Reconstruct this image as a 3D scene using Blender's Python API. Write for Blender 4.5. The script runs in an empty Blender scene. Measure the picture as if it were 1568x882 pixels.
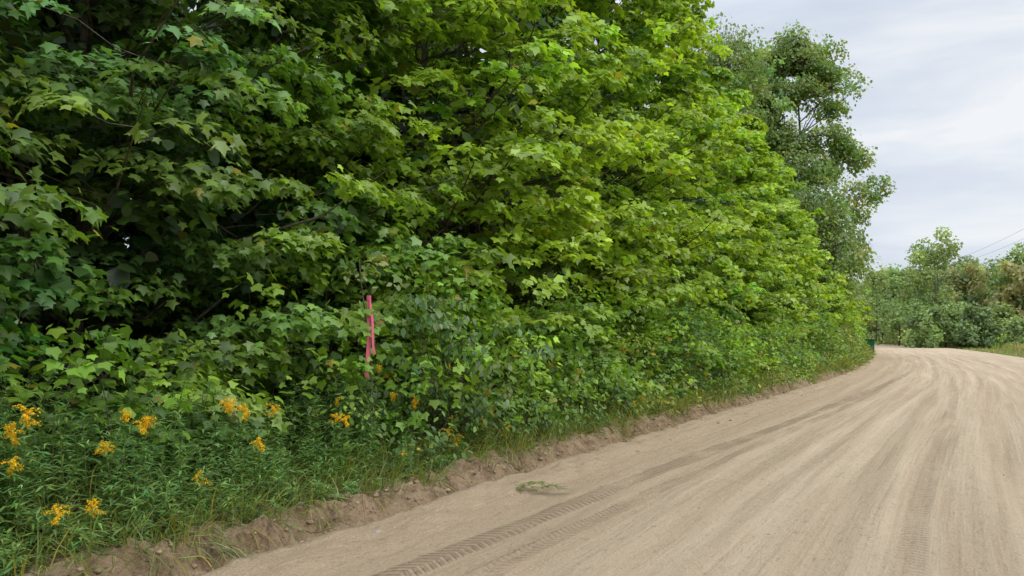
import bpy, math, time, numpy as np
rng=np.random.default_rng(11)
scene=bpy.context.scene
def U(a,b,n=None): return rng.uniform(a,b,n)
# ---------------------------------------------------------------- helpers
def vnoise(x,y,seed=0.0):
    x=np.asarray(x,float); y=np.asarray(y,float)
    ix=np.floor(x); iy=np.floor(y); fx=x-ix; fy=y-iy
    fx=fx*fx*(3-2*fx); fy=fy*fy*(3-2*fy)
    def h(a,b):
        v=np.sin(a*127.1+b*311.7+seed*17.3)*43758.5453
        return v-np.floor(v)
    return (h(ix,iy)*(1-fx)+h(ix+1,iy)*fx)*(1-fy)+(h(ix,iy+1)*(1-fx)+h(ix+1,iy+1)*fx)*fy
def fbm(x,y,seed=0,oct=4):
    r=0;a=.5
    for i in range(oct):
        r=r+a*(vnoise(x,y,seed+i*3.1)-.5); x=x*2.03; y=y*2.03; a*=.5
    return r
def smooth(a,b,x):
    t=np.clip((x-a)/(b-a),0,1); return t*t*(3-2*t)
def norm(v): return v/np.maximum(np.linalg.norm(v,axis=-1,keepdims=True),1e-9)

class B:
    def __init__(s): s.v=[];s.f=[];s.c=[];s.m=[];s.n=0
    def add(s,v,f,c,m=0):
        v=np.asarray(v,float).reshape(-1,3); f=np.asarray(f,int).reshape(-1,3)
        c=np.asarray(c,float)
        if c.ndim==1: c=np.tile(c,(len(v),1))
        s.v.append(v); s.f.append(f+s.n); s.c.append(c); s.m.append(np.full(len(f),m)); s.n+=len(v)
    def obj(s,name,mats,smoothm=None,parent=None,origin=None,uv=None):
        v=np.concatenate(s.v); f=np.concatenate(s.f); c=np.concatenate(s.c); m=np.concatenate(s.m)
        o0=np.zeros(3) if origin is None else np.array(origin,float)
        me=bpy.data.meshes.new(name)
        me.vertices.add(len(v)); me.vertices.foreach_set('co',(v-o0).astype(np.float32).ravel())
        me.loops.add(len(f)*3); me.loops.foreach_set('vertex_index',f.astype(np.int32).ravel())
        me.polygons.add(len(f)); me.polygons.foreach_set('loop_start',np.arange(0,len(f)*3,3,dtype=np.int32))
        me.polygons.foreach_set('material_index',m.astype(np.int32))
        if smoothm is not None:
            me.polygons.foreach_set('use_smooth',np.isin(m,smoothm))
        me.update(calc_edges=True)
        a=me.color_attributes.new(name='tint',type='FLOAT_COLOR',domain='POINT')
        a.data.foreach_set('color',np.concatenate([c,np.ones((len(c),1))],1).astype(np.float32).ravel())
        if uv is not None:
            ul=me.uv_layers.new(name='UVMap'); ul.data.foreach_set('uv',uv[f.ravel()].astype(np.float32).ravel())
        for mt in mats: me.materials.append(mt)
        o=bpy.data.objects.new(name,me); scene.collection.objects.link(o); o.location=o0
        if parent: o.parent=parent
        return o

def frames(d,n):
    y=norm(d); z=n-(n*y).sum(-1,keepdims=True)*y; z=norm(z); x=np.cross(y,z)
    return np.stack([x,y,z],-1)
def place(b,tv,tf,pos,R,sc,col,m=0):
    N=len(pos)
    if N==0: return
    sc=np.asarray(sc)
    v=np.einsum('nij,vj->nvi',R,tv)*sc.reshape(N,1,1)+pos[:,None,:]
    f=tf[None]+(np.arange(N)*len(tv))[:,None,None]
    b.add(v.reshape(-1,3),f.reshape(-1,3),np.repeat(col,len(tv),axis=0),m)
def tube(b,pts,rad,col,m=0,k=6):
    pts=np.asarray(pts,float); n=len(pts); rad=np.asarray(rad)
    T=np.gradient(pts,axis=0); T=norm(T)
    up=np.array([0.13,0.31,1.0]) if abs(T[0][2])<.9 else np.array([1.0,.2,0])
    X=norm(np.cross(T,up)); Y=np.cross(T,X)
    a=np.arange(k)/k*2*np.pi
    v=pts[:,None]+rad[:,None,None]*(np.cos(a)[None,:,None]*X[:,None]+np.sin(a)[None,:,None]*Y[:,None])
    f=[]
    for i in range(n-1):
        for j in range(k):
            p=i*k+j;q=i*k+(j+1)%k
            f.append((p,q,q+k)); f.append((p,q+k,p+k))
    b.add(v.reshape(-1,3),f,col,m)
def tubes(b,A,C,r0,r1,col,m=0,k=4,sag=.12):
    N=len(A); u=np.array([0,.35,.7,1.])
    if N==0: return
    P=A[:,None]*(1-u)[None,:,None]+C[:,None]*u[None,:,None]
    L=np.linalg.norm(C-A,axis=1)
    P[:,:,2]-=(np.array([0,1,.9,0])*sag)[None]*L[:,None]*.6
    P[:,1:3]+=rng.normal(0,.04,(N,2,3))*L[:,None,None]
    T=norm(C-A); X=norm(np.cross(T,np.array([.1,.2,1.]))); Y=np.cross(T,X)
    a=np.arange(k)/k*2*np.pi
    ring=np.cos(a)[None,:,None]*X[:,None]+np.sin(a)[None,:,None]*Y[:,None]
    rr=r0[:,None]*(1-u)+r1[:,None]*u
    v=P[:,:,None]+rr[:,:,None,None]*ring[:,None]
    f=[]
    for i in range(3):
        for j in range(k):
            p=i*k+j;q=i*k+(j+1)%k
            f+= [(p,q,q+k),(p,q+k,p+k)]
    f=np.array(f)[None]+(np.arange(N)*4*k)[:,None,None]
    b.add(v.reshape(-1,3),f.reshape(-1,3),col,m)

# leaf templates (base at origin, tip +Y, unit length)
def fan(out,ctr,zf):
    v=np.array([ctr]+out,float); z=zf(v[:,0],v[:,1]); v=np.c_[v,z]
    n=len(out); f=np.array([(0,1+i,1+(i+1)%n) for i in range(n)])
    return v,f
half=[(.38,-.05),(.31,.15),(.60,.42),(.24,.54)]
out=[(0,.03)]+half+[(0,1.0)]+[(-x,y) for x,y in half[::-1]]
MAPLE=fan(out,(0,.3),lambda x,y:-.25*np.abs(x)-.18*y*y+.04)
half2=[(.40,.0),(.58,.44),(.25,.55)]
out2=[(0,.03)]+half2+[(0,1.0)]+[(-x,y) for x,y in half2[::-1]]
v2=np.array(out2); v2=np.c_[v2,-.2*np.abs(v2[:,0])-.15*v2[:,1]**2]
MAPLE2=(v2,np.array([(0,1,7),(1,3,7),(1,2,3),(7,5,6),(3,4,5),(3,5,7)]))
ov=np.array([(0,0,0),(.24,.3,-.05),(.22,.62,-.08),(0,1,-.16),(-.22,.62,-.08),(-.24,.3,-.05)])
OVAL=(ov,np.array([(0,1,5),(1,2,5),(2,4,5),(2,3,4)]))
LANCE=(np.array([(0,0,0),(.085,.35,.02),(0,1,-.25),(-.085,.35,.02)]),np.array([(0,1,3),(1,2,3)]))
DIA=(np.array([(0,0,0),(.38,.45,-.06),(0,1,-.1),(-.38,.45,-.06)]),np.array([(0,1,3),(1,2,3)]))
HEX=(np.array([(0,0,0),(.4,.15,-.05),(.33,.65,-.08),(0,1,-.14),(-.33,.65,-.08),(-.4,.15,-.05)]),np.array([(0,1,5),(1,2,5),(2,4,5),(2,3,4)]))

# ---------------------------------------------------------------- materials
def newmat(name):
    m=bpy.data.materials.new(name); m.use_nodes=True; nt=m.node_tree; nt.nodes.clear()
    o=nt.nodes.new('ShaderNodeOutputMaterial'); return m,nt,o
def N(nt,t,**k):
    n=nt.nodes.new(t)
    for a,b in k.items():
        if a in n.inputs.keys(): n.inputs[a].default_value=b
        else: setattr(n,a,b)
    return n
def leafmat(name,trans=.3,rough=.45,spec=.04):
    m,nt,o=newmat(name); L=nt.links.new
    a=N(nt,'ShaderNodeAttribute',attribute_name='tint')
    p=N(nt,'ShaderNodeBsdfDiffuse'); L(a.outputs['Color'],p.inputs['Color'])
    tr=N(nt,'ShaderNodeBsdfTranslucent')
    h=N(nt,'ShaderNodeVectorMath',operation='MULTIPLY'); h.inputs[1].default_value=(1.5,1.5,.6); L(a.outputs['Color'],h.inputs[0])
    L(h.outputs[0],tr.inputs['Color'])
    mx=N(nt,'ShaderNodeMixShader'); mx.inputs[0].default_value=trans
    L(p.outputs[0],mx.inputs[1]); L(tr.outputs[0],mx.inputs[2])
    gl=N(nt,'ShaderNodeBsdfGlossy',Roughness=rough); gl.inputs['Color'].default_value=(.9,.95,1,1)
    m2=N(nt,'ShaderNodeMixShader'); m2.inputs[0].default_value=spec
    L(mx.outputs[0],m2.inputs[1]); L(gl.outputs[0],m2.inputs[2]); L(m2.outputs[0],o.inputs[0]); return m
LEAF=leafmat('maple_leaf',.42,.45,.04); WEED=leafmat('weed_leaf',.35,.5,.03); FLOWER=leafmat('goldenrod_flower',.2,.8,.01)
def noisemat(name,c1,c2,scale,rough=.9,bump=.5,dist=.02,det=8.0,coord='Object'):
    m,nt,o=newmat(name); L=nt.links.new
    tc=N(nt,'ShaderNodeTexCoord'); no=N(nt,'ShaderNodeTexNoise',Scale=scale,Detail=det,Roughness=.65); L(tc.outputs[coord],no.inputs['Vector'])
    r=N(nt,'ShaderNodeValToRGB'); r.color_ramp.elements[0].position=.35; r.color_ramp.elements[1].position=.65
    r.color_ramp.elements[0].color=(*c1,1); r.color_ramp.elements[1].color=(*c2,1); L(no.outputs['Fac'],r.inputs[0])
    p=N(nt,'ShaderNodeBsdfPrincipled',Roughness=rough); p.inputs['Specular IOR Level'].default_value=.2
    L(r.outputs[0],p.inputs['Base Color'])
    bu=N(nt,'ShaderNodeBump',Strength=bump,Distance=dist); L(no.outputs['Fac'],bu.inputs['Height']); L(bu.outputs[0],p.inputs['Normal'])
    L(p.outputs[0],o.inputs[0]); return m
BARK=noisemat('bark',(.05,.042,.03),(.14,.12,.09),14,.9,.6,.02,2.0)
TERR=noisemat('meadow_ground',(.04,.055,.018),(.12,.14,.04),.8,.95,.6,.1)
PAINT=noisemat('green_box_paint',(.01,.10,.055),(.015,.13,.07),6,.5,.05,.002)
CONC=noisemat('concrete',(.25,.24,.22),(.36,.35,.32),12,.9,.3,.01)
POLE=noisemat('pole_wood',(.12,.10,.08),(.24,.20,.17),9,.9,.4,.01)
WIREM=noisemat('wire',(.06,.06,.065),(.09,.09,.095),9,.6,.0,.001)
STONE=noisemat('stone',(.20,.17,.14),(.42,.38,.32),18,.9,.5,.01)
ROOT=noisemat('root',(.10,.06,.04),(.22,.14,.09),20,.9,.4,.005)
RIB=noisemat('pink_ribbon',(.60,.12,.18),(.68,.16,.23),5,.45,.15,.002)

# ---------------------------------------------------------------- road edge curve
ctrl=np.array([(-20,-24),(-14.5,-15.5),(-9.4,-7.3),(-5.4,-1),(-1.75,5.2),(1.0,10.0),(5.6,17.6),(10.2,25.2),(16.2,35.9),(26.6,57),(37.6,82),(46,105),(50,125),(50,148),(44,175),(32,200)],float)
def catmull(P,n=60):
    o=[]
    for i in range(1,len(P)-2):
        p0,p1,p2,p3=P[i-1],P[i],P[i+1],P[i+2]
        t=np.linspace(0,1,n,endpoint=False)[:,None]
        o.append(.5*((2*p1)+(-p0+p2)*t+(2*p0-5*p1+4*p2-p3)*t*t+(-p0+3*p1-3*p2+p3)*t**3))
    return np.concatenate(o)
CP=catmull(ctrl); seg=np.linalg.norm(np.diff(CP,axis=0),axis=1); CS=np.r_[0,np.cumsum(seg)]
Lr=CS[-1]; SS=np.arange(0,Lr,.25); CX=np.interp(SS,CS,CP[:,0]); CY=np.interp(SS,CS,CP[:,1])
k=np.ones(17)/17
TX=np.convolve(np.pad(np.gradient(CX),8,'edge'),k,'valid'); TY=np.convolve(np.pad(np.gradient(CY),8,'edge'),k,'valid')
tl=np.hypot(TX,TY); TX/=tl; TY/=tl
def Wp(s,t):
    s=np.asarray(s,float); t=np.asarray(t,float)
    x=np.interp(s,SS,CX); y=np.interp(s,SS,CY); tx=np.interp(s,SS,TX); ty=np.interp(s,SS,TY)
    return x+ty*t, y-tx*t
def s_of_y(y): return float(np.interp(y,CY[:560],SS[:560]))
RW=9.6
# ---------------------------------------------------------------- road
s=[]; a=0.0; s1=s_of_y(1.5); s2=s_of_y(16)
while a<Lr-1:
    s.append(a); a+= .05 if s1<a<s2 else (.05+ (a-s2)*.012 if a>=s2 else .5)
s=np.array(s); t=np.r_[np.arange(-.15,6.5,.05),np.arange(6.5,RW,.25),RW+.2]
Sg,Tg=np.meshgrid(s,t,indexing='ij'); X,Y=Wp(Sg,Tg)
tw=Tg-.25*np.sin(Sg*.09)-.35*fbm(Sg*.12,Sg*0,5)
tw2=Tg+.5*np.sin(Sg*.06+1)-.5*fbm(Sg*.1,Sg*0,8)
Z=.016*fbm(Sg*.35,tw*4,1)*2+.03*fbm(Sg*1.2,Tg*2.2,2)+.022*fbm(Sg*6,Tg*7,3)
for tv,c,w,d in [(tw,1.35,.16,.018),(tw,1.9,.12,.010),(tw,3.1,.22,.024),(tw,4.7,.22,.022),(tw,5.6,.18,.014),(tw,6.6,.3,.014),(tw2,2.5,.12,.018),(tw2,3.9,.12,.018),(tw2,5.2,.12,.012)]:
    Z-= d*np.exp(-((tv-c)/w)**2); Z+= d*.5*np.exp(-((tv-c-w*1.7)/(w*.6))**2)+ d*.4*np.exp(-((tv-c+w*1.7)/(w*.6))**2)
Z+= .06*smooth(.7,0,Tg)*(.3+vnoise(Sg*3,Tg*5,9)) +.05*smooth(1.0,.2,Tg)*fbm(Sg*8,Tg*9,10); Z-=.12*smooth(RW-.3,RW+.2,Tg)
Z=np.where(Tg<-.1,Z-.1,Z)+.01
def grid(ns,nt):
    i=np.arange(ns-1)[:,None]*nt+np.arange(nt-1)[None]; i=i.ravel()
    return np.concatenate([np.c_[i,i+nt,i+nt+1],np.c_[i,i+nt+1,i+1]])
m,nt,o=newmat('dirt_road'); L=nt.links.new
uv=N(nt,'ShaderNodeUVMap',uv_map='UVMap'); sep=N(nt,'ShaderNodeSeparateXYZ'); L(uv.outputs[0],sep.inputs[0])
def mapn(sc,scale,det=5.0,rough=.6):
    mp=N(nt,'ShaderNodeMapping'); mp.inputs['Scale'].default_value=sc; L(uv.outputs[0],mp.inputs[0])
    n=N(nt,'ShaderNodeTexNoise',Scale=scale,Detail=det,Roughness=rough); L(mp.outputs[0],n.inputs['Vector']); return n.outputs['Fac']
def math_(op,a,b=None,c=None,clamp=False):
    n=nt.nodes.new('ShaderNodeMath'); n.operation=op; n.use_clamp=clamp
    for i,x in enumerate([a,b,c]):
        if x is None: continue
        if isinstance(x,(int,float)): n.inputs[i].default_value=x
        else: L(x,n.inputs[i])
    return n.outputs[0]
def mr(x,a,b,c,d,ss=True):
    n=nt.nodes.new('ShaderNodeMapRange'); n.interpolation_type='SMOOTHSTEP' if ss else 'LINEAR'
    n.inputs[1].default_value=a;n.inputs[2].default_value=b;n.inputs[3].default_value=c;n.inputs[4].default_value=d
    L(x,n.inputs[0]); return n.outputs[0]
def mixc(f,a,b,mode='MIX'):
    n=nt.nodes.new('ShaderNodeMix'); n.data_type='RGBA'; n.blend_type=mode
    if isinstance(f,float): n.inputs[0].default_value=f
    else: L(f,n.inputs[0])
    for i,x in ((6,a),(7,b)):
        if isinstance(x,tuple): n.inputs[i].default_value=(*x,1)
        else: L(x,n.inputs[i])
    return n.outputs[2]
streak=mapn((.10,2.6,1),1.0,6.0); streak2=mapn((.2,10,1),1.0,4.0); blot=mapn((.5,.5,1),1.0,6.0); fine=mapn((1,1,1),45.0,6.0,.7); mid=mapn((1,1.3,1),8.0,6.0,.75)
Tt=sep.outputs[1]; Ss=sep.outputs[0]
col=mixc(mr(streak,.36,.64,0,1),(.41,.31,.205),(.58,.465,.33))
col=mixc(mr(blot,.4,.68,0,.55),col,(.50,.385,.26))
col=mixc(mr(Tt,.2,3.0,.8,0),col,(.39,.28,.175))
col=mixc(mr(streak2,.50,.68,0,.5),col,(.33,.24,.155))
col=mixc(mr(fine,.3,.7,.0,.55),col,(.60,.485,.35))
col=mixc(mr(mid,.54,.72,0,.65),col,(.29,.205,.13))
bars=None
for tc0,w,dr,fr,ch,am in [(.95,.15,.035,13.,9.,.9),(1.42,.10,.02,15.,-9.,.55),(3.9,.13,-.01,14.,7.,.45),(5.3,.13,.012,14.,-7.,.4)]:
    s0=s_of_y(5.2)
    cen=math_('MULTIPLY_ADD',math_('SUBTRACT',Ss,s0),dr,tc0)
    cen=math_('ADD',cen,math_('MULTIPLY',math_('SINE',math_('MULTIPLY',Ss,.21)),.06))
    dd=math_('ABSOLUTE',math_('SUBTRACT',Tt,cen))
    mask=mr(dd,w*.6,w,1,0)
    wv=math_('SINE',math_('ADD',math_('MULTIPLY',Ss,fr*6.283/1.0*.9),math_('MULTIPLY',dd,ch*6.283)))
    wv=mr(wv,-.35,.35,0,1)
    brk=mr(mapn((.5,1.5,1),1.3),.36,.56,0,1)
    x=math_('MULTIPLY',math_('MULTIPLY',wv,mask),brk)
    x=math_('MULTIPLY',math_('ADD',x,math_('MULTIPLY',mask,.25)),am)
    x=math_('MULTIPLY',x,mr(Ss,s0+12,s0+40,1,.25))
    bars=x if bars is None else math_('ADD',bars,x)
col=mixc(math_('MULTIPLY',bars,.55,clamp=True),col,(.26,.18,.115))
p=N(nt,'ShaderNodeBsdfPrincipled',Roughness=.95); p.inputs['Specular IOR Level'].default_value=.1; L(col,p.inputs['Base Color'])
hgt=math_('SUBTRACT',math_('ADD',math_('MULTIPLY',fine,.4),math_('ADD',math_('MULTIPLY',mid,1.1),math_('MULTIPLY',streak2,.7))),math_('MULTIPLY',bars,.7))
bu=N(nt,'ShaderNodeBump',Strength=1.0,Distance=.045); L(hgt,bu.inputs['Height']); L(bu.outputs[0],p.inputs['Normal']); L(p.outputs[0],o.inputs[0])
ROAD=m
b=B(); b.add(np.stack([X,Y,Z],-1).reshape(-1,3),grid(len(s),len(t)),(.4,.3,.2))
b.obj('dirt_road',[ROAD],smoothm=[0],uv=np.stack([Sg,Tg],-1).reshape(-1,2))

# ---------------------------------------------------------------- dirt bank strip
def bankz(S,T):
    e=.40*fbm(S*.8,S*0+2,21,3)+.30*fbm(S*3.1,S*0,22,3)
    h=.18+.20*fbm(S*.5,S*0,23,2)
    d=-(T-e+.12)
    z=h*smooth(-.02,.22,d)+.15*smooth(.4,1.6,d)+.16*smooth(1.4,3.2,d)
    rough=smooth(-.2,.15,d)*(1-.6*smooth(.6,1.0,d))
    z=z+rough*(.18*fbm(S*4,T*6,24,4)+.15*fbm(S*13,T*15,25,3))
    z=z+.06*smooth(.35,.0,-d)*fbm(S*9,T*9,26,3)
    return z+.012
s=[]; a=0.0
while a<Lr-1:
    s.append(a); a+= .03 if s1<a<s2 else (.03+(a-s2)*.01 if a>=s2 else .4)
s=np.array(s); t=np.r_[np.arange(.5,-.9,-.03),np.arange(-.9,-3.3,-.2),-3.6]
t=t[::-1]
Sg,Tg=np.meshgrid(s,t,indexing='ij'); X,Y=Wp(Sg,Tg); Z=bankz(Sg,Tg)
Z=np.where(Tg>.42,-.06,Z)-smooth(.1,.5,Tg)*.035; Z=np.where(Tg<-3.4,Z-.4,Z)
m,nt,o=newmat('bank_soil'); L=nt.links.new
uv=N(nt,'ShaderNodeTexCoord'); 
def on(scale,det=6.0):
    n=N(nt,'ShaderNodeTexNoise',Scale=scale,Detail=det,Roughness=.7); L(uv.outputs['Object'],n.inputs['Vector']); return n.outputs['Fac']
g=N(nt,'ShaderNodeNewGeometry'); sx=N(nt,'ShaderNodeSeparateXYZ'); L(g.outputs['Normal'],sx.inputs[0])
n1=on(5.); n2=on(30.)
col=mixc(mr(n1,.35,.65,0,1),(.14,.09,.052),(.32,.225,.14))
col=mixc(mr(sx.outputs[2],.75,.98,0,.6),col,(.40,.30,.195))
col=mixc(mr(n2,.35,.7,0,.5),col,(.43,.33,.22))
tt=N(nt,'ShaderNodeAttribute',attribute_name='tint'); ts=N(nt,'ShaderNodeSeparateColor'); L(tt.outputs['Color'],ts.inputs[0])
col=mixc(ts.outputs[0],col,(.065,.055,.028))
p=N(nt,'ShaderNodeBsdfPrincipled',Roughness=.95); p.inputs['Specular IOR Level'].default_value=.1; L(col,p.inputs['Base Color'])
bu=N(nt,'ShaderNodeBump',Strength=1.0,Distance=.05); L(math_('ADD',n1,math_('MULTIPLY',n2,.6)),bu.inputs['Height']); L(bu.outputs[0],p.inputs['Normal']); L(p.outputs[0],o.inputs[0])
BANK=m
litter=smooth(-.4,-.8,Tg+.3*fbm(Sg*2,Tg*2,61)).reshape(-1,1)
b=B(); b.add(np.stack([X,Y,Z],-1).reshape(-1,3),grid(len(s),len(t)),np.tile(litter,(1,3)))
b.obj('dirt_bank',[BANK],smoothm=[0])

# ---------------------------------------------------------------- terrain
def axis(lo,hi,far,st):
    a=list(np.arange(lo,hi,st)); x=hi;d=st
    up=[]
    while x<far: up.append(x); d*=1.12; x+=d
    dn=[];x=lo;d=st
    while x>-far: d*=1.12; x-=d; dn.append(x)
    return np.array(dn[::-1]+a+up)
ax=axis(-15,60,900,1.0); ay=axis(-15,130,900,1.0)
Xg,Yg=np.meshgrid(ax,ay,indexing='ij'); q=np.stack([Xg.ravel(),Yg.ravel()],1)
def signed(q):
    out=np.empty(len(q))
    for i in range(0,len(q),4000):
        c=q[i:i+4000]; d=(c[:,0:1]-CX[None])**2+(c[:,1:2]-CY[None])**2; j=d.argmin(1)
        out[i:i+4000]=np.sqrt(d[np.arange(len(c)),j])*np.sign((c[:,0]-CX[j])*TY[j]-(c[:,1]-CY[j])*TX[j])
    return out
T_=signed(q)
def terr(x,y,T):
    z=np.where(T<0,-.15+.58*smooth(-1.2,-3.2,T)+.0*T,-.12)
    z=z+np.where(T>RW,.1*smooth(RW,RW+3,T)+.35*smooth(RW+4,RW+40,T)+.25*fbm(x*.1,y*.1,31),0)
    z=z+np.where(T<-4,.5*fbm(x*.12,y*.12,32)+.01*np.minimum(-T-4,60),0)
    r=np.hypot(x,y); return z+smooth(130,420,r)*14*(.6+fbm(x*.008,y*.008,33))
Zt=terr(q[:,0],q[:,1],T_)
b=B(); b.add(np.c_[q,Zt],grid(len(ax),len(ay)),(.1,.1,.05)); b.obj('ground',[TERR],smoothm=[0])

# ---------------------------------------------------------------- foliage
def leafcols(n,base,var=.22,yell=.0):
    c=np.tile(np.array(base),(n,1))*np.exp(rng.normal(0,var,(n,1)))
    c[:,0]*=np.exp(rng.normal(0,.15,n)); c[:,2]*=np.exp(rng.normal(0,.2,n))
    k=rng.random(n)<yell
    c[k]=np.array([.36,.30,.05])*U(.6,1.2,(k.sum(),1))
    return c
def clump_leaves(b,C,az,r,K,tmpl,size,colC,m=0,spread=1.25,droop=.45,thick=.10,tilt=.38,pitch=-.35,up=1.0,outn=.35):
    M=len(C); n=M*K
    rep=lambda x:np.repeat(x,K,axis=0)
    a=rng.uniform(-spread,spread,n)
    a=np.round(a/ (spread/2.5))*(spread/2.5)*.75+a*.25+rng.normal(0,.08,n)
    u=np.sqrt(rng.random(n)); az_=rep(az)+a; rr=rep(r)
    side=rng.normal(0,.05,n)
    pos=rep(C)+np.stack([np.cos(az_)*u*rr-np.sin(az_)*side,np.sin(az_)*u*rr+np.cos(az_)*side,-droop*u*u*rr*.6+rng.normal(0,thick,n)*rr],1)
    la=az_+rng.normal(0,.65,n); pt=pitch+rng.normal(0,.32,n)-.25*u
    d=np.stack([np.cos(la)*np.cos(pt),np.sin(la)*np.cos(pt),np.sin(pt)],1)
    nn=np.stack([np.cos(az_)*outn,np.sin(az_)*outn,np.full(n,up)],1)+rng.normal(0,tilt,(n,3))
    R=frames(d,nn); sc=rng.uniform(.55,1.3,n)*size
    place(b,tmpl[0],tmpl[1],pos,R,sc,colC,m)
def ground_z(x,y):
    t=signed(np.array([[x,y]]))[0]; return .35 if t>-2.5 else float(terr(np.array([x]),np.array([y]),np.array([t]))[0])
def shape(f): return np.clip(1-np.clip(f,0,1)**2.4,0,1)**.75*(.78+.22*np.minimum(1,f/.3))

def tree(name,x,y,H,R,nb,K,size,tmpl,base,face,facew=.82,zmin=.7,cr=(.32,.58),yell=.01,zsplit=None,trunk_r=.07,colfun=None,stem_col=(.1,.09,.07),mb=8,nfill=60,fillsize=.22,fillk=.8):
    z0=ground_z(x,y); b=B(); k=8
    hh=np.linspace(0,1,k); px=x+np.cumsum(rng.normal(0,.06,k))*H*.1; py=y+np.cumsum(rng.normal(0,.06,k))*H*.1
    P=np.stack([px,py,z0-.15+hh*H*.97],1); tube(b,P,trunk_r*(1.05-hh)+.008,stem_col,1,8)
    for kk in range(rng.integers(1,3)):
        d=U(0,6.28); l=U(.5,.8)*H; Q=np.stack([x+np.cos(d)*(.1+hh*U(.5,1.1)),y+np.sin(d)*(.1+hh*U(.5,1.1)),z0-.15+hh*l],1)
        tube(b,Q,trunk_r*.6*(1.05-hh)+.006,stem_col,1,6)
    def fsample(n):
        f=rng.random(n)
        if zsplit is not None: f=np.where(rng.random(n)<.87,U(0,zsplit,n),U(zsplit,1,n))
        return f*.97+.02
    # ---- boughs
    az=np.where(rng.random(nb)<facew,face+rng.normal(0,.75,nb),U(0,6.283,nb)); f=fsample(nb)
    Lb=R*shape(f)*U(.50,1.25,nb); zt=z0+f*(H-zmin)+zmin*.8
    rise=U(.1,.4,nb); bcol=leafcols(nb,base,.24)
    M=nb*mb; rep=lambda v:np.repeat(v,mb,axis=0)
    u=np.tile(np.linspace(.35,1.0,mb),nb)+rng.normal(0,.05,M)
    lat=rng.normal(0,.30,M)*rep(Lb)*(.35+.5*(1-np.abs(u-.65)))*.8
    A0=rep(az); cx0=rep(np.interp(f*.85,hh,px)); cy0=rep(np.interp(f*.85,hh,py)); Lr_=rep(Lb)
    C=np.stack([cx0+np.cos(A0)*u*Lr_-np.sin(A0)*lat, cy0+np.sin(A0)*u*Lr_+np.cos(A0)*lat, rep(zt)-rep(rise)*Lr_*(1-u)*.8-.22*np.abs(lat)-.15*np.clip(u-.7,0,1)*Lr_+rng.normal(0,.05,M)],1)
    caz=A0+np.arctan2(lat,u*Lr_)*1.2+rng.normal(0,.25,M); r=U(cr[0],cr[1],M); cc=rep(bcol)*np.exp(rng.normal(0,.08,(M,1)))
    base_pt=np.stack([np.interp(f*.85,hh,px),np.interp(f*.85,hh,py),np.maximum(zt-rise*Lb-.2*Lb,z0+.1)],1)
    tip=np.stack([base_pt[:,0]+np.cos(az)*Lb,base_pt[:,1]+np.sin(az)*Lb,zt-.05],1)
    ok=signed(tip[:,:2])<np.where(tip[:,2]>2,.3,-.6)
    tubes(b,base_pt[ok],tip[ok],.010+.008*Lb[ok],np.full(ok.sum(),.004),stem_col,1,k=5,sag=.05)
    ax_=rep(base_pt)+(rep(tip)-rep(base_pt))*(np.clip(u-.15,0,1))[:,None]
    tt=signed(C[:,:2]); keep=(tt+r*.6<-.5)|((C[:,2]>2.0)&(tt+r*.6<.3)); keep&=C[:,2]>z0+.15
    C,caz,r,cc,ax_=C[keep],caz[keep],r[keep],cc[keep],ax_[keep]; M=len(C)
    tubes(b,ax_,C,np.full(M,.006),np.full(M,.003),stem_col,1,k=3,sag=.05)
    if y<16:
        for da in (-.7,.7):
            E=C+np.stack([np.cos(caz+da)*r*.85,np.sin(caz+da)*r*.85,-.2*r],1); tubes(b,C,E,np.full(M,.003),np.full(M,.002),stem_col,1,k=3,sag=-.08)
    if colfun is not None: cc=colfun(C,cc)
    cl=np.repeat(cc,K,axis=0)*np.exp(rng.normal(0,.2,(M*K,1)))
    yk=rng.random(M*K)<yell; cl[yk]=np.array([.38,.34,.04])*U(.7,1.1,(yk.sum(),1))
    clump_leaves(b,C,caz,r,K,tmpl,size,cl,droop=.6,thick=.09,tilt=.36)
    # ---- inner filling foliage, leaf colour darkened to paint in crown shade
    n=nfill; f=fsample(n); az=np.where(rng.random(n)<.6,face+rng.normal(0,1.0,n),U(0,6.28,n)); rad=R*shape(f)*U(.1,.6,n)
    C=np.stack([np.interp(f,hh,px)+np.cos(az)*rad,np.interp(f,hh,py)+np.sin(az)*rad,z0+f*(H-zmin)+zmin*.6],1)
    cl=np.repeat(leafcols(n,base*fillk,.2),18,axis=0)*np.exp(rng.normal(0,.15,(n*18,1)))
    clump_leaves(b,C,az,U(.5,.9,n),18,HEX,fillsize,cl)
    return b.obj(name,[LEAF,BARK],origin=(x,y,z0))

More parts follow.
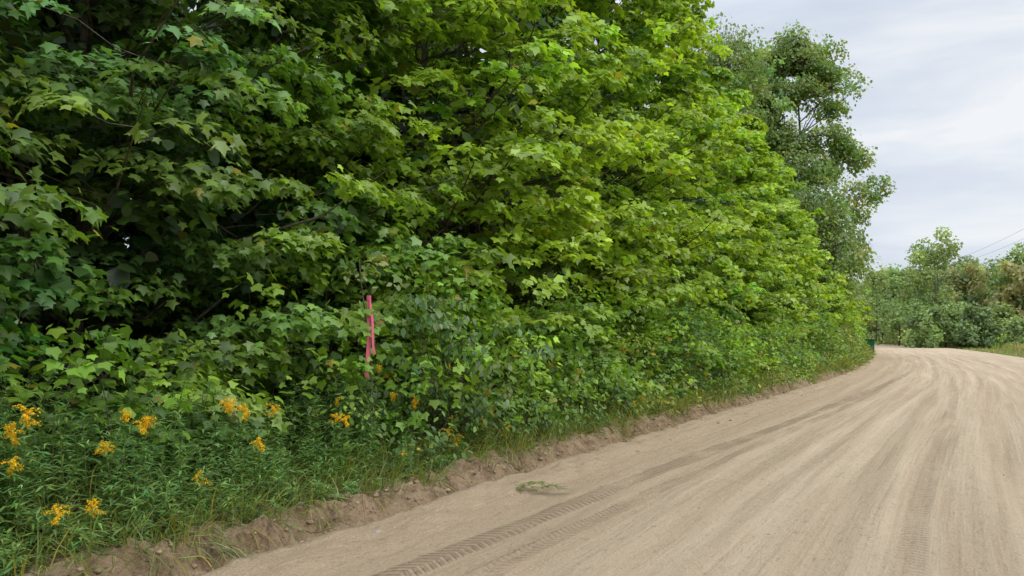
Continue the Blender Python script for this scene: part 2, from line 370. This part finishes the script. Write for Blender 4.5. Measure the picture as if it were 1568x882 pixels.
deep=np.array([.098,.218,.046]); midg=np.array([.185,.335,.042]); brt=np.array([.34,.47,.045])
def colfun(C,cc):  # sunlit look painted into leaf colour: yellower, brighter upward and to the right
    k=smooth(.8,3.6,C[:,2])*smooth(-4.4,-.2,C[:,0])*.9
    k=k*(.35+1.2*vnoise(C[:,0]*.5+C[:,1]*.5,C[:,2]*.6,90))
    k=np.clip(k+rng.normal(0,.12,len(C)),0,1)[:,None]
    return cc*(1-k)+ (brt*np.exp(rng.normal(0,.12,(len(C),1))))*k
sy=s_of_y(-.5); send=s_of_y(66); ntree=0
while sy<send:
    y0=np.interp(sy,SS,CY)
    t0=-4.1+U(-.5,.4)
    if y0>45: t0=-3.2
    x,y=Wp(sy,t0); x=float(x);y=float(y); dist=math.hypot(x,y)
    tx=np.interp(sy,SS,TX);ty=np.interp(sy,SS,TY); nrm=math.atan2(-tx,ty)
    tocam=math.atan2(-y,-x); face=math.atan2(math.sin(nrm)+math.sin(tocam)*.7,math.cos(nrm)+math.cos(tocam)*.7)
    fill=60; 
    if y<8: H,nb,K,sz,tm,zs,mb,fill=9.5,52,44,.112,MAPLE,.60,8,34
    elif y<12: H,nb,K,sz,tm,zs,mb,fill=12,62,42,.115,MAPLE,.62,8,42
    elif y<24: H,nb,K,sz,tm,zs,mb=12.6,62,34,.138,MAPLE2,None,7
    elif y<38: H,nb,K,sz,tm,zs,mb=float(np.interp(y,[24,38],[12,10.])),52,27,.17,MAPLE2,None,7
    else: H,nb,K,sz,tm,zs,mb=float(np.interp(y,[38,46,60,75],[9.0,6.6,5.2,4.0])),34,24,.20,HEX,None,6
    H*=U(.84,1.08)
    lf=float(smooth(-6,1,x)); base=deep*(1-lf)+midg*lf
    base=base*U(.82,1.18)*np.array([U(.82,1.12),1,U(.8,1.25)])
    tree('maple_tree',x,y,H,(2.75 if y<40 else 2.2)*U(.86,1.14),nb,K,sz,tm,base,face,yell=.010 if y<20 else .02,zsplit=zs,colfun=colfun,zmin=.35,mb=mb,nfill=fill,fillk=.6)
    sy+= 2.5*U(.85,1.2) if dist<25 else 3.0
    ntree+=1
sy=s_of_y(-9)
while sy<s_of_y(60):
    for t0 in (-7.2,-10.5,-14.,-17.5):
        if t0<-12 and sy>s_of_y(28): continue
        x,y=Wp(sy+U(-.8,.8),t0+U(-.6,.6)); x=float(x);y=float(y)
        H=float(np.interp(y,[5,25,36,46,60],[12.5,12.5,9.6,7.,5.5]))*U(.85,1.0)
        if t0<-12: tree('forest_tree',x,y,H*1.1,3.2,8,12,.45,HEX,deep*.5,math.atan2(-y,-x),facew=.7,cr=(.8,1.2),trunk_r=.12,zmin=.2,mb=4,nfill=90,fillsize=.5)  # back rows use darkened leaf green, forest shade painted into the colour
        else: tree('forest_tree',x,y,H,2.6,16,14,.30,HEX,deep*.55,math.atan2(-y,-x),facew=.7,cr=(.6,1.0),trunk_r=.12,zmin=.4,mb=5,nfill=90,fillsize=.34)
    sy+=3.4

# ---------------------------------------------------------------- large trees beyond
def big_tree(name,x,y,H,R,z1,nc,lean=(0,0),K=26):
    b=B(); z0=ground_z(x,y); k=10; hh=np.linspace(0,1,k)
    P=np.stack([x+lean[0]*hh+.3*np.sin(hh*4),y+lean[1]*hh+.2*np.cos(hh*5),z0-.3+hh*H*.84],1)
    tube(b,P,.30*(1.03-hh)**1.1+.02,(.1,.1,.1),1,9)
    limbs=[]
    for j in range(30):
        f=U(.22,.85); az=j*2.4+U(-.4,.4); l=R*(1.0-.45*f)*U(.8,1.05); p0=np.array([np.interp(f,hh,P[:,i]) for i in range(3)])
        u=np.linspace(0,1,7); Q=p0+np.stack([np.cos(az)*l*u**.9*.8,np.sin(az)*l*u**.9*.8,l*(.95*u-.1*u*u)*U(.7,1.1)],1)+rng.normal(0,.12,(7,3))*u[:,None]
        Q[:,2]=np.minimum(Q[:,2],z0+H*.90)
        tube(b,Q,.09*(1.05-u)*(1.1-f)+.018,(.1,.1,.1),1,6); limbs.append(Q)
    LQ=np.concatenate(limbs+[P[3:]])
    nl=90; az=U(0,6.283,nl); f=U(0,1,nl)**.85
    prof=np.sin(np.clip(f*.78+.18,0,1)*np.pi)**.5
    rad=R*prof*U(.15,.92,nl)**.7; zc=z1+f*(H-z1)*.93
    LC=np.stack([x+lean[0]*(zc/H)+np.cos(az)*rad*.9,y+lean[1]*(zc/H)+np.sin(az)*rad*.9,zc],1); lr=U(.8,1.5,nl)
    idx=rng.integers(0,nl,nc); dv=norm(rng.normal(0,1,(nc,3)))*(rng.random((nc,1))**.45)
    C=LC[idx]+dv*lr[idx][:,None]*np.array([1,1,.8])
    j=((C[:,None]-LQ[None])**2).sum(2)+np.where(LQ[None,:,2]>C[:,None,2],30,0); j=j.argmin(1)
    tubes(b,LQ[j],C,np.full(nc,.022),np.full(nc,.007),(.1,.1,.1),1,k=3,sag=-.03)
    azc=np.arctan2(C[:,1]-y,C[:,0]-x); r=U(.5,.95,nc)
    cc=leafcols(nc,(.22,.31,.09),.16); cl=np.repeat(cc,K,axis=0)*np.exp(rng.normal(0,.18,(nc*K,1)))
    clump_leaves(b,C,azc,r,K,DIA,.24,cl,spread=1.6,droop=.7,thick=.25,tilt=.6,pitch=-.5)
    b.obj(name,[LEAF,BARK],origin=(x,y,z0))
big_tree('large_ash_tree',20.2,55.0,23.6,5.4,5.0,1900,lean=(.3,0))
big_tree('large_ash_tree',17.6,60.0,25.2,4.8,8.0,900,lean=(-.6,0))
big_tree('large_ash_tree',13.6,50.0,22.0,4.5,7.0,700)
big_tree('large_ash_tree',19.6,50.0,11.5,2.8,3.0,340)

# ---------------------------------------------------------------- shrubs, grass, goldenrod
def bush_mass(name,s0,s1,n,trange,zr,K,size,tmpl,cols,cr=(.2,.4),yell=.01,seed=0,pitch=-.3):
    b=B(); S=U(s0,s1,n); T=U(trange[0],trange[1],n); x,y=Wp(S,T); gz=bankz(S,T)
    hmod=.25+1.5*vnoise(S*.55,T*.5,40+seed)
    z=gz+U(zr[0],1,n)**.8*zr[1]*hmod*smooth(-.1,-1.3,T)+.05
    C=np.stack([x,y,z],1); az=np.arctan2(-np.interp(S,SS,TX),np.interp(S,SS,TY))+rng.normal(0,.9,n)
    A=np.stack([x+rng.normal(0,.1,n),y+rng.normal(0,.1,n),gz-.03],1); A[:,:2]-=np.stack([np.cos(az),np.sin(az)],1)*.15
    tubes(b,A,C,np.full(n,.005),np.full(n,.002),(.1,.1,.05),1,k=3,sag=-.05)
    ci=np.array(cols)[(vnoise(S*.9,T*.9,50+seed)*len(cols)).astype(int).clip(0,len(cols)-1)]
    ci=ci*np.exp(rng.normal(0,.22,(n,1)))
    cl=np.repeat(ci,K,axis=0)*np.exp(rng.normal(0,.2,(n*K,1)))
    yk=rng.random(n*K)<yell; cl[yk]=np.array([.45,.33,.05])*U(.5,1.1,(yk.sum(),1))
    clump_leaves(b,C,az,U(cr[0],cr[1],n),K,tmpl,size,cl,spread=2.2,droop=.5,thick=.22,tilt=.45,pitch=pitch)
    b.obj(name,[WEED,BARK])
g1=(.14,.24,.038); g2=(.20,.31,.05); g3=(.11,.20,.045); g4=(.26,.29,.06)
sA=s_of_y(0); sB=s_of_y(12); sC=s_of_y(30); sD=s_of_y(75)
bush_mass('bramble_shrubs',s_of_y(7.2),sB,200,(-2.6,-.55),(.05,.9),24,.08,OVAL,[g1,g3,g2],yell=.015,seed=1)
bush_mass('bramble_shrubs',sB,sC,480,(-2.6,-.4),(.05,1.1),22,.10,OVAL,[g1,g3,g4,g2,g3],yell=.035,seed=2)
bush_mass('bramble_shrubs',sC,sD,700,(-2.8,-.3),(.05,1.7),18,.16,DIA,[g2,g1,g4,g3],cr=(.3,.6),yell=.03,seed=3)
mp_cols=[(.17,.31,.036),(.24,.38,.04),(.13,.24,.05)]
bush_mass('maple_saplings',s_of_y(1),s_of_y(20),300,(-2.8,-1.6),(.3,1.6),26,.105,MAPLE2,mp_cols,cr=(.3,.5),seed=4)
bush_mass('maple_saplings',s_of_y(7.2),s_of_y(28),420,(-2.1,-.75),(.15,1.4),24,.10,MAPLE2,mp_cols,cr=(.24,.46),seed=5)

blade=np.array([(-.012,0,0),(.012,0,0),(-.011,.4,.03),(.011,.4,.03),(-.007,.75,-.03),(.007,.75,-.03),(0,1,-.18)])
BLADE=(blade,np.array([(0,1,3),(0,3,2),(2,3,5),(2,5,4),(4,5,6)]))
def grass(name,S,T,base,lmin,lmax,wscale=1.,zf=None,lay=.9,low=.1):
    n=len(S); b=B(); x,y=Wp(S,T); z=bankz(S,T)-.01 if zf is None else zf
    a=np.arctan2(-np.interp(S,SS,TX),np.interp(S,SS,TY))+rng.normal(0,1.1,n)
    p=U(low,1.4,n)*lay; d=np.stack([np.cos(a)*np.cos(p),np.sin(a)*np.cos(p),np.sin(p)],1)
    nn=np.stack([-np.cos(a)*np.sin(p),-np.sin(a)*np.sin(p),np.cos(p)],1)+rng.normal(0,.2,(n,3))
    bl=(blade*np.array([wscale,1,1.6]),BLADE[1])
    place(b,bl[0],bl[1],np.stack([x,y,z],1),frames(d,nn),U(lmin,lmax,n),leafcols(n,base,.3,.16)); return b.obj(name,[WEED])
def tufts(s0,s1,nt,per,t0,t1,thr=.3):
    cs=U(s0,s1,nt); kk=vnoise(cs*1.3,cs*0,44)>thr; cs=cs[kk]; nt=len(cs)
    ct=t0+(t1-t0)*rng.random(nt)**.8; return np.repeat(cs,per)+rng.normal(0,.06,nt*per),np.repeat(ct,per)+rng.normal(0,.05,nt*per)
S,T=tufts(sA,sB,750,15,-.32,-1.4); grass('verge_grass',S,T,(.19,.26,.068),.12,.42)
S,T=tufts(sB,sC,900,14,-.25,-1.4); grass('verge_grass',S,T,(.23,.27,.078),.15,.46,1.6)
S,T=tufts(sC,sD,700,12,-.15,-1.4); grass('verge_grass',S,T,(.24,.29,.078),.3,.8,3.)
S,T=tufts(sA,sC,260,9,.0,-.4,.45); grass('verge_grass',S,T,(.26,.26,.09),.06,.24)
S,T=tufts(sA,sC,420,16,-.30,-.6,.5); grass('overhanging_grass',S,T,(.20,.25,.075),.16,.40,1.1,low=-.6)

def goldenrod(b,x,y,z0,h,flower,lean=None,fc=(.80,.56,.02),leafc=(.19,.33,.095),big=1.):
    az=U(0,6.283) if lean is None else lean; k=7;u=np.linspace(0,1,k); l=U(.05,.28)*h
    P=np.stack([x+np.cos(az)*l*u**2,y+np.sin(az)*l*u**2,z0+h*u*.98],1); tube(b,P,.0045*(1.2-u),(.14,.18,.05),0,4)
    n=int(66*h/1.0)+16; uu=U(.12,1,n); pos=np.stack([np.interp(uu,u,P[:,i]) for i in range(3)],1)
    a=np.arange(n)*2.4+U(0,6); pt=U(-.1,.75,n); d=np.stack([np.cos(a)*np.cos(pt),np.sin(a)*np.cos(pt),np.sin(pt)],1)
    nn=np.stack([-np.cos(a)*.3,-np.sin(a)*.3,np.ones(n)],1)+rng.normal(0,.2,(n,3))
    place(b,LANCE[0],LANCE[1],pos,frames(d,nn),U(.075,.15,n)*(1.15-.5*uu),leafcols(n,leafc,.2))
    if flower:
        tp=P[-1]
        for q in range(rng.integers(7,12)):
            a=U(0,6.283); ln=U(.03,.085)*big; w=np.linspace(0,1,14)
            cx=tp[0]+np.cos(a)*ln*w; cy=tp[1]+np.sin(a)*ln*w; cz=tp[2]-.07*big+q*.012*big+.028*np.sin(w*2.6)
            pp=np.repeat(np.stack([cx,cy,cz],1),4,axis=0)+rng.normal(0,.005,(56,3))+[0,0,.004]
            nn=rng.normal(0,1,(56,3))+np.array([0,0,1.2]); d=rng.normal(0,1,(56,3))
            place(b,DIA[0],DIA[1],pp,frames(d,nn),U(.007,.013,56),leafcols(56,fc,.18),1)
b=B()
def inside(x,y): return signed(np.array([[x,y]]))[0]
for (x,y,zt) in [(-3.16,5.0,1.10),(-3.24,5.0,.98),(-2.90,5.4,.86),(-2.88,5.9,.98),(-2.8,5.85,.94),(-2.51,6.5,1.05),(-2.42,6.5,1.02),(-2.35,6.55,.98),(-2.23,6.95,.97),(-2.84,4.78,.42),(-2.73,4.97,.40),(-1.73,7.43,.84),(-1.65,7.4,.8),(-3.2,4.9,.80),(-2.1,6.4,.72),(-1.1,8.3,.9),(-2.35,5.8,.55)]:
    h=zt-.3; goldenrod(b,x,y,.28,max(h,.22),True,lean=-.6,fc=(.82,.54,.02),big=.95)
n=600; S=U(s_of_y(1.5),s_of_y(8.0),n); T=-.42-1.4*rng.random(n)**.85
X,Y=Wp(S,T); Z=bankz(S,T); hp=.45+1.0*vnoise(S*1.2,T*1.2,77)
for i in range(n):
    goldenrod(b,X[i],Y[i],Z[i]-.02,float((.2+.58*smooth(-.4,-1.6,T[i]))*U(.75,1.25)*hp[i]),rng.random()<.015,big=.7)
b.obj('goldenrod_patch',[WEED,FLOWER])
b=B(); n=440; S=U(s_of_y(8),s_of_y(30),n); T=-.4-1.2*rng.random(n); X,Y=Wp(S,T); Z=bankz(S,T); hp=.5+1.0*vnoise(S*.7,T*.7,78)
for i in range(n): goldenrod(b,X[i],Y[i],Z[i]-.02,float((.2+.6*smooth(-.4,-1.6,T[i]))*U(.8,1.3)*hp[i]),rng.random()<.14,fc=(.62,.48,.05),leafc=(.20,.30,.08),big=1.2)
b.obj('goldenrod_patch',[WEED,FLOWER])
b=B()
for i in range(7): 
    x,y=-.02+.1*rng.normal()+.08,7.75+.1*rng.normal(); a=U(-.6,.8)
    n=26; u=rng.random(n); L_=U(.2,.42); pos=np.stack([x+np.cos(a)*u*L_,y+np.sin(a)*u*L_*.5,.03+.05*np.sin(u*3)+U(0,.02,n)],1)
    aa=a+U(-1.2,1.2,n); d=np.stack([np.cos(aa),np.sin(aa),U(-.1,.5,n)],1)
    place(b,LANCE[0],LANCE[1],pos,frames(d,rng.normal(0,.4,(n,3))+[0,0,1]),U(.05,.1,n),leafcols(n,(.20,.24,.08),.2))
b.obj('uprooted_weed',[WEED])
b=B(); n=340; S=U(sA,s_of_y(25),n); T=6*rng.random(n)**1.6; x,y=Wp(S,T); a=U(0,6.28,n); d=np.stack([np.cos(a),np.sin(a),U(-.05,.15,n)],1)
place(b,LANCE[0]*np.array([.8,1,.3]),LANCE[1],np.stack([x,y,np.full(n,.028)],1),frames(d,rng.normal(0,.2,(n,3))+[0,0,1]),U(.03,.1,n),leafcols(n,(.26,.19,.09),.3)); b.obj('dead_leaf_litter',[WEED])

# ---------------------------------------------------------------- stones
import bmesh
bm=bmesh.new(); bmesh.ops.create_icosphere(bm,subdivisions=2,radius=1); iv=np.array([v.co[:] for v in bm.verts]); jf=np.array([[v.index for v in f.verts] for f in bm.faces]); bm.free()
CLOD=noisemat('soil_clod',(.22,.15,.095),(.42,.32,.21),16,.95,.6,.01)
def stones(name,S,T,size,mat):
    b=B(); x,y=Wp(S,T)
    z=np.where(T<.35,np.maximum(bankz(S,T),.012),.014)
    for v in range(6):
        k=np.arange(len(S))%6==v
        n=k.sum()
        if n==0: continue
        dsp=1+.35*np.clip(rng.normal(0,.5,(len(iv),1)),-1,1); tv=norm(np.round(iv*1.6+rng.normal(0,.25,3))+iv*1.2)*.5*dsp*np.array([1,.8,.6])
        a=U(0,6.28,n); d=np.stack([np.cos(a),np.sin(a),np.zeros(n)],1)
        place(b,tv,jf,np.stack([x[k],y[k],z[k]+size[k]*.12],1),frames(d,np.array([0,0,1.])+rng.normal(0,.15,(n,3))),size[k],np.ones((n,3))*.3)
    b.obj(name,[mat])
n=1900; S=U(sA,s_of_y(22),n); T=-.35+.75*rng.random(n)**1.5; stones('soil_clods',S,T,.012+.06*rng.random(n)**3.5,CLOD)
n=300; S=U(sA,s_of_y(20),n); T=U(.1,8,n); stones('gravel_stones',S,T,.005+.013*rng.random(n)**3,STONE)
xs=[6.2,7.1,7.3,8.0]
stones('roadside_rocks',np.array([s_of_y(a) for a in xs]),np.array([.12,.10,.02,.02]),np.array([.10,.09,.06,.07]),STONE)
b=B()
for i in range(70):
    s0=U(sA,s_of_y(16)); u=np.linspace(0,1,6); S=s0+U(-.35,.35)*u; T=-.30+U(.1,.3)*u+.0; x,y=Wp(S,T); z=bankz(S,T)+.012+.04*np.sin(u*3)
    tube(b,np.stack([x,y,z],1)+rng.normal(0,.01,(6,3)),U(.002,.006)*(1.1-u),(.1,.1,.1),0,4)
b.obj('exposed_roots',[ROOT])

# ---------------------------------------------------------------- pink flagging ribbon hanging from a sapling
ox,oy=-1.49,8.12
e=bpy.data.objects.new('flagging_ribbon_sapling',None); scene.collection.objects.link(e); e.location=(ox,oy,.4)
b=B(); hz=np.linspace(-.1,2.0,9); tube(b,np.stack([.07*np.sin(hz*2.2)-.06,.05+.02*np.cos(hz*3),hz],1),.009-.003*(hz)/2,(.1,.1,.1),0,7)
for (z,a,l) in [(1.5,.3,.3),(1.75,2.6,.25),(1.9,-.8,.22),(1.2,2.9,.3)]:
    u=np.linspace(0,1,4); tube(b,np.stack([np.cos(a)*l*u-.04,.05+np.sin(a)*l*u*.5,z+.15*u],1),.004*(1.2-u),(.1,.1,.1),0,4)
b.obj('stem',[BARK],parent=e)
b=B()
def ribbon(x0,y0,zt,l,w,ph,amp,fold,drift=0):
    n=44; u=np.linspace(0,1,n); tw=ph+fold*np.sin(u*3.4+ph)*u
    cx=x0+amp*np.sin(u*4.6+ph)*u+drift*u**1.5; cy=y0-.03*u+amp*.5*np.cos(u*4)
    ww=w*.5*(.6+.4*smooth(0,.15,u))*(1-.15*np.sin(u*9+ph)**2); dx=np.cos(tw)*ww; dy=np.sin(tw)*ww; z=zt-l*u
    Lh=np.stack([cx-dx,cy-dy,z],1); Md=np.stack([cx+dy*.25,cy-dx*.25,z-.004],1); Rr=np.stack([cx+dx,cy+dy,z-.012],1); v=np.stack([Lh,Md,Rr],1).reshape(-1,3)
    b.add(v,grid(n,3),(.6,.1,.15))
zk=1.58
ribbon(-.01,-.02,zk+.02,.84,.044,.1,.02,.35,.005); ribbon(.005,-.04,zk,.58,.030,.5,.03,.5,.085)
a=np.linspace(0,6.283,13); ring=np.stack([.024*np.cos(a)-.02,.04+.02*np.sin(a)],1)
v=np.concatenate([np.c_[ring,np.full(13,zk-.03)],np.c_[ring*1.1,np.full(13,zk+.03)]]); b.add(v,[(i,i+1,i+14) for i in range(12)]+[(i,i+14,i+13) for i in range(12)],(.6,.1,.15))
b.obj('ribbon',[RIB],parent=e,smoothm=[0])
b=B(); C=np.array([(0,.03,2.0),(-.1,.03,1.9),(.2,0,1.75),(-.15,.03,1.85),(.05,.03,2.05),(-.25,.06,1.35)]); clump_leaves(b,C,np.array([0,2.5,-.6,-1.5,1,3.]),np.array([.16,.16,.16,.14,.12,.14]),12,OVAL,.085,leafcols(72,(.24,.29,.09),.2,.12),spread=2.5)
b.obj('leaves',[WEED],parent=e)
b=B(); n=40; C=np.stack([-.75+rng.normal(0,.5,n),9.1+rng.normal(0,.3,n),U(.8,2.1,n)],1); az=U(-3.1,.4,n)
tubes(b,np.stack([np.full(n,-.8),np.full(n,9.2),np.full(n,.4)],1)+rng.normal(0,.08,(n,3)),C,np.full(n,.006),np.full(n,.003),(.1,.1,.1),1,k=3)
clump_leaves(b,C,az,U(.18,.34,n),20,OVAL,.10,np.repeat(leafcols(n,(.12,.21,.055),.18),20,axis=0)*np.exp(rng.normal(0,.2,(n*20,1))),spread=1.8,pitch=-.5)
b.obj('dogwood_shrub',[LEAF,BARK])

# ---------------------------------------------------------------- green utility box
def prim(name,size,loc,mat,parent,bev=.02):
    bm=bmesh.new(); bmesh.ops.create_cube(bm,size=1)
    for v in bm.verts: v.co.x*=size[0];v.co.y*=size[1];v.co.z*=size[2]
    bmesh.ops.bevel(bm,geom=bm.edges[:],offset=bev,segments=2,affect='EDGES')
    me=bpy.data.meshes.new(name); bm.to_mesh(me); bm.free(); me.materials.append(mat)
    o=bpy.data.objects.new(name,me); scene.collection.objects.link(o); o.location=loc; o.parent=parent; return o
e=bpy.data.objects.new('utility_box',None); scene.collection.objects.link(e); bx,by=Wp(s_of_y(57.5),-.3); e.location=(float(bx),float(by),.05); e.rotation_euler=(0,0,-.4)
prim('plinth',(.9,.8,.16),(0,0,.08),CONC,e); prim('cabinet',(.75,.65,.95),(0,0,.635),PAINT,e,.03); prim('lid',(.82,.72,.09),(0,0,1.157),PAINT,e,.03)
prim('door',(.62,.02,.75),(0,-.336,.62),PAINT,e,.008); prim('handle',(.03,.04,.14),(.24,-.365,.66),CONC,e,.008)

# ---------------------------------------------------------------- distant trees, meadow
def far_tree(b,x,y,H,R,n,size,col,zb=0.3):
    k=5;u=np.linspace(0,1,k); tube(b,np.stack([x+.2*np.sin(u*3),np.full(k,y),zb-.5+u*H*.8],1),.13*(1.1-u),(.1,.1,.1),1,5)
    nl=rng.integers(16,26); f=U(.02,.95,nl); az=U(0,6.283,nl); rad=R*np.sqrt(np.clip(1-((f-.36)/.66)**2,.05,1))*U(.3,.9,nl)
    LC=np.stack([x+np.cos(az)*rad,y+np.sin(az)*rad,zb+f*H*.95],1); lr=R*U(.25,.48,nl)
    tubes(b,np.stack([np.full(nl,x),np.full(nl,y),LC[:,2]-1],1),LC,np.full(nl,.05),np.full(nl,.02),(.1,.1,.1),1,k=3)
    i=rng.integers(0,nl,n); dv=norm(rng.normal(0,1,(n,3)))*rng.random((n,1))**.4; pos=LC[i]+dv*lr[i][:,None]
    pos[:,2]=np.maximum(pos[:,2],zb+.1)
    lc=np.array(col)*np.exp(rng.normal(0,.14,(nl,1))); c=lc[i]*np.exp(rng.normal(0,.15,(n,1)))
    d=rng.normal(0,1,(n,3))+[0,0,-.3]; nn=dv*.8+[0,0,.6]+rng.normal(0,.4,(n,3))
    place(b,DIA[0]*np.array([1.2,1,1]),DIA[1],pos,frames(d,nn),U(.7,1.3,n)*size,c)
b=B(); haze_pal=[(.29,.38,.15),(.26,.36,.145),(.33,.41,.155),(.24,.33,.15),(.38,.36,.17)]  # treeline greens paled, distance haze painted into the leaf colours
for i in range(74):
    a=U(-.55,1.15) if i>40 else U(.30,.80)
    d=U(112,150); x=math.sin(a)*d; y=math.cos(a)*d
    T0=inside(x,y)
    if -6<T0<RW+5: continue
    far_tree(b,x,y,U(10.5,13.5),U(3,4.6),2200,.5,haze_pal[rng.integers(0,5)],zb=.3)
for (px_,d,H,R,cidx) in [(.545,98,16.2,3.8,2),(.532,101,14.2,3.4,1),(.585,104,12.2,3.6,4),(.50,108,11.6,3.4,1),(.62,112,13.,3.8,3),(.655,100,13.6,3.6,0),(.70,97,12,3.6,1),(.47,118,12,3.6,2),(.452,132,13.4,3.8,1),(.478,130,12.4,4,0),(.49,136,13.6,4,3),(.435,146,13.5,4,0),(.53,126,13.5,4,4),(.56,118,12.5,4,3),(.60,115,12,4,1),(.64,118,13,4.2,2),(.68,112,12,4,3),(.41,160,14,4.4,1),(.60,90,4.6,2.4,3),(.535,92,5.,2.4,1),(.56,94,4.5,2.4,0),(.63,93,5.,2.4,2),(.66,86,3.6,1.9,0),(.58,96,5,2.6,1),(.61,97,4.5,2.6,4),(.76,92,12,3.5,2)]:
    y=d; x=px_*d; far_tree(b,x,y,H,R,2900,.38,haze_pal[cidx],zb=.25)
b.obj('distant_treeline',[WEED,BARK])
b=B()
for i in range(120):
    a=U(-.7,1.25) if i>60 else U(.33,.66); d=U(165,300); x=math.sin(a)*d; y=math.cos(a)*d; z=float(terr(np.array([x]),np.array([y]),np.array([60.]))[0])
    far_tree(b,x,y,U(10,14),U(5,7),950,1.1,(.28,.36,.23),zb=z)  # pale bluish green has the distance haze painted in
b.obj('distant_forest',[WEED,BARK])
b=B(); n=26000; S=U(s_of_y(38),Lr-30,n); T=RW+.3+45*rng.random(n)**1.5; x,y=Wp(S,T)
k=(signed(np.stack([x,y],1))>RW+.2); x,y,T,S=x[k],y[k],T[k],S[k]; n=len(x); z=terr(x,y,T)-.03
hmul=np.where(T<RW+3.5,.35,1.0)
a=U(0,6.28,n);p=U(.7,1.5,n); d=np.stack([np.cos(a)*np.cos(p),np.sin(a)*np.cos(p),np.sin(p)],1)
mc=np.array([(.24,.34,.08),(.34,.35,.12),(.36,.27,.13),(.22,.32,.07)])[(vnoise(x*.15,y*.15,70)*4).astype(int).clip(0,3)]*np.exp(rng.normal(0,.25,(n,1)))
yk=(rng.random(n)<.06)&(T>RW+3.5); mc[yk]=(.5,.38,.06)
place(b,blade*np.array([6,1,1]),BLADE[1],np.stack([x,y,z],1),frames(d,rng.normal(0,1,(n,3))),U(.4,1.0,n)*hmul,mc); b.obj('meadow_grass',[WEED])

# ---------------------------------------------------------------- utility poles & wires
def pole(x,y,H):
    e=bpy.data.objects.new('utility_pole',None); scene.collection.objects.link(e); e.location=(x,y,0)
    b=B(); u=np.linspace(0,1,4); tube(b,np.stack([u*0,u*0,-.3+u*(H+.3)],1),.14-.05*u,(.1,.1,.1),0,10); b.obj('post',[POLE],parent=e)
    prim('crossarm',(2.2,.12,.12),(0,-.13,H-.6),POLE,e,.01)
    for k in (-1,-.35,.35,1): prim('insulator',(.07,.07,.14),(k,-.13,H-.47),CONC,e,.015)
pole(45.5,57,13.8); pole(60.5,110,11.6); pole(92,100,9.0)
def wire(a,c,sag):
    u=np.linspace(0,1,24); P=np.array(a)*(1-u)[:,None]+np.array(c)*u[:,None]; P[:,2]-=4*sag*u*(1-u)
    b=B(); tube(b,P,np.full(24,.012),(.1,.1,.1),0,4); b.obj('power_line',[WIREM])
for dx in (-1,1): wire((45.5+dx,56.9,13.4),(60.5+dx,109.9,11.2),.9)
wire((60.5,110,8.6),(92,100,8.4),.7)

# ---------------------------------------------------------------- world & light
w=bpy.data.worlds.new('World'); scene.world=w; w.use_nodes=True; nt=w.node_tree; L=nt.links.new
bg=nt.nodes['Background']; bg.inputs['Strength'].default_value=.1
elev=math.radians(42); azs=math.radians(130)
sky=nt.nodes.new('ShaderNodeTexSky'); sky.sky_type='NISHITA'; sky.sun_disc=False; sky.sun_elevation=elev; sky.sun_rotation=azs
tc=nt.nodes.new('ShaderNodeTexCoord')
mp=nt.nodes.new('ShaderNodeMapping'); mp.inputs['Scale'].default_value=(1.2,1.2,5.5); L(tc.outputs['Generated'],mp.inputs[0])
n1=nt.nodes.new('ShaderNodeTexNoise'); n1.inputs['Scale'].default_value=2.6; n1.inputs['Detail'].default_value=5; n1.inputs['Roughness'].default_value=.5; n1.inputs['Distortion'].default_value=.3; L(mp.outputs[0],n1.inputs[0])
cr=nt.nodes.new('ShaderNodeValToRGB'); el=cr.color_ramp.elements; el[0].position=.32; el[0].color=(6.3,7.0,8.2,1); el[1].position=.66; el[1].color=(9.4,9.6,9.9,1)
x=el.new(.5); x.color=(7.5,8.1,9.0,1); L(n1.outputs['Fac'],cr.inputs[0])
sz=nt.nodes.new('ShaderNodeSeparateXYZ'); L(tc.outputs['Generated'],sz.inputs[0])
mz=nt.nodes.new('ShaderNodeMapRange'); mz.interpolation_type='LINEAR'; mz.inputs[1].default_value=.35; mz.inputs[2].default_value=1.0; mz.inputs[3].default_value=1.0; mz.inputs[4].default_value=2.6; L(sz.outputs[2],mz.inputs[0])
sm=nt.nodes.new('ShaderNodeVectorMath'); sm.operation='SCALE'; L(cr.outputs[0],sm.inputs[0]); L(mz.outputs[0],sm.inputs['Scale'])
mx=nt.nodes.new('ShaderNodeMix'); mx.data_type='RGBA'; mx.inputs[0].default_value=.92; L(sky.outputs[0],mx.inputs[6]); L(sm.outputs[0],mx.inputs[7]); L(mx.outputs[2],bg.inputs[0])
sl=bpy.data.lights.new('sun','SUN'); sl.energy=1.5; sl.angle=math.radians(20); sl.color=(1,.94,.83); so=bpy.data.objects.new('sun',sl); scene.collection.objects.link(so)
from mathutils import Vector
dirv=Vector((math.sin(azs)*math.cos(elev),math.cos(azs)*math.cos(elev),math.sin(elev))); so.rotation_euler=dirv.to_track_quat('Z','Y').to_euler()
# ---------------------------------------------------------------- camera
cd=bpy.data.cameras.new('camera'); co=bpy.data.objects.new('camera',cd); scene.collection.objects.link(co); scene.camera=co
co.location=(0,0,1.6); co.rotation_euler=(math.radians(90),0,0); cd.sensor_width=36; cd.lens=27.2; cd.shift_y=.0453; cd.clip_end=3000; cd.clip_start=.05
scene.view_settings.view_transform='Standard'; scene.view_settings.look='None'; scene.view_settings.exposure=0
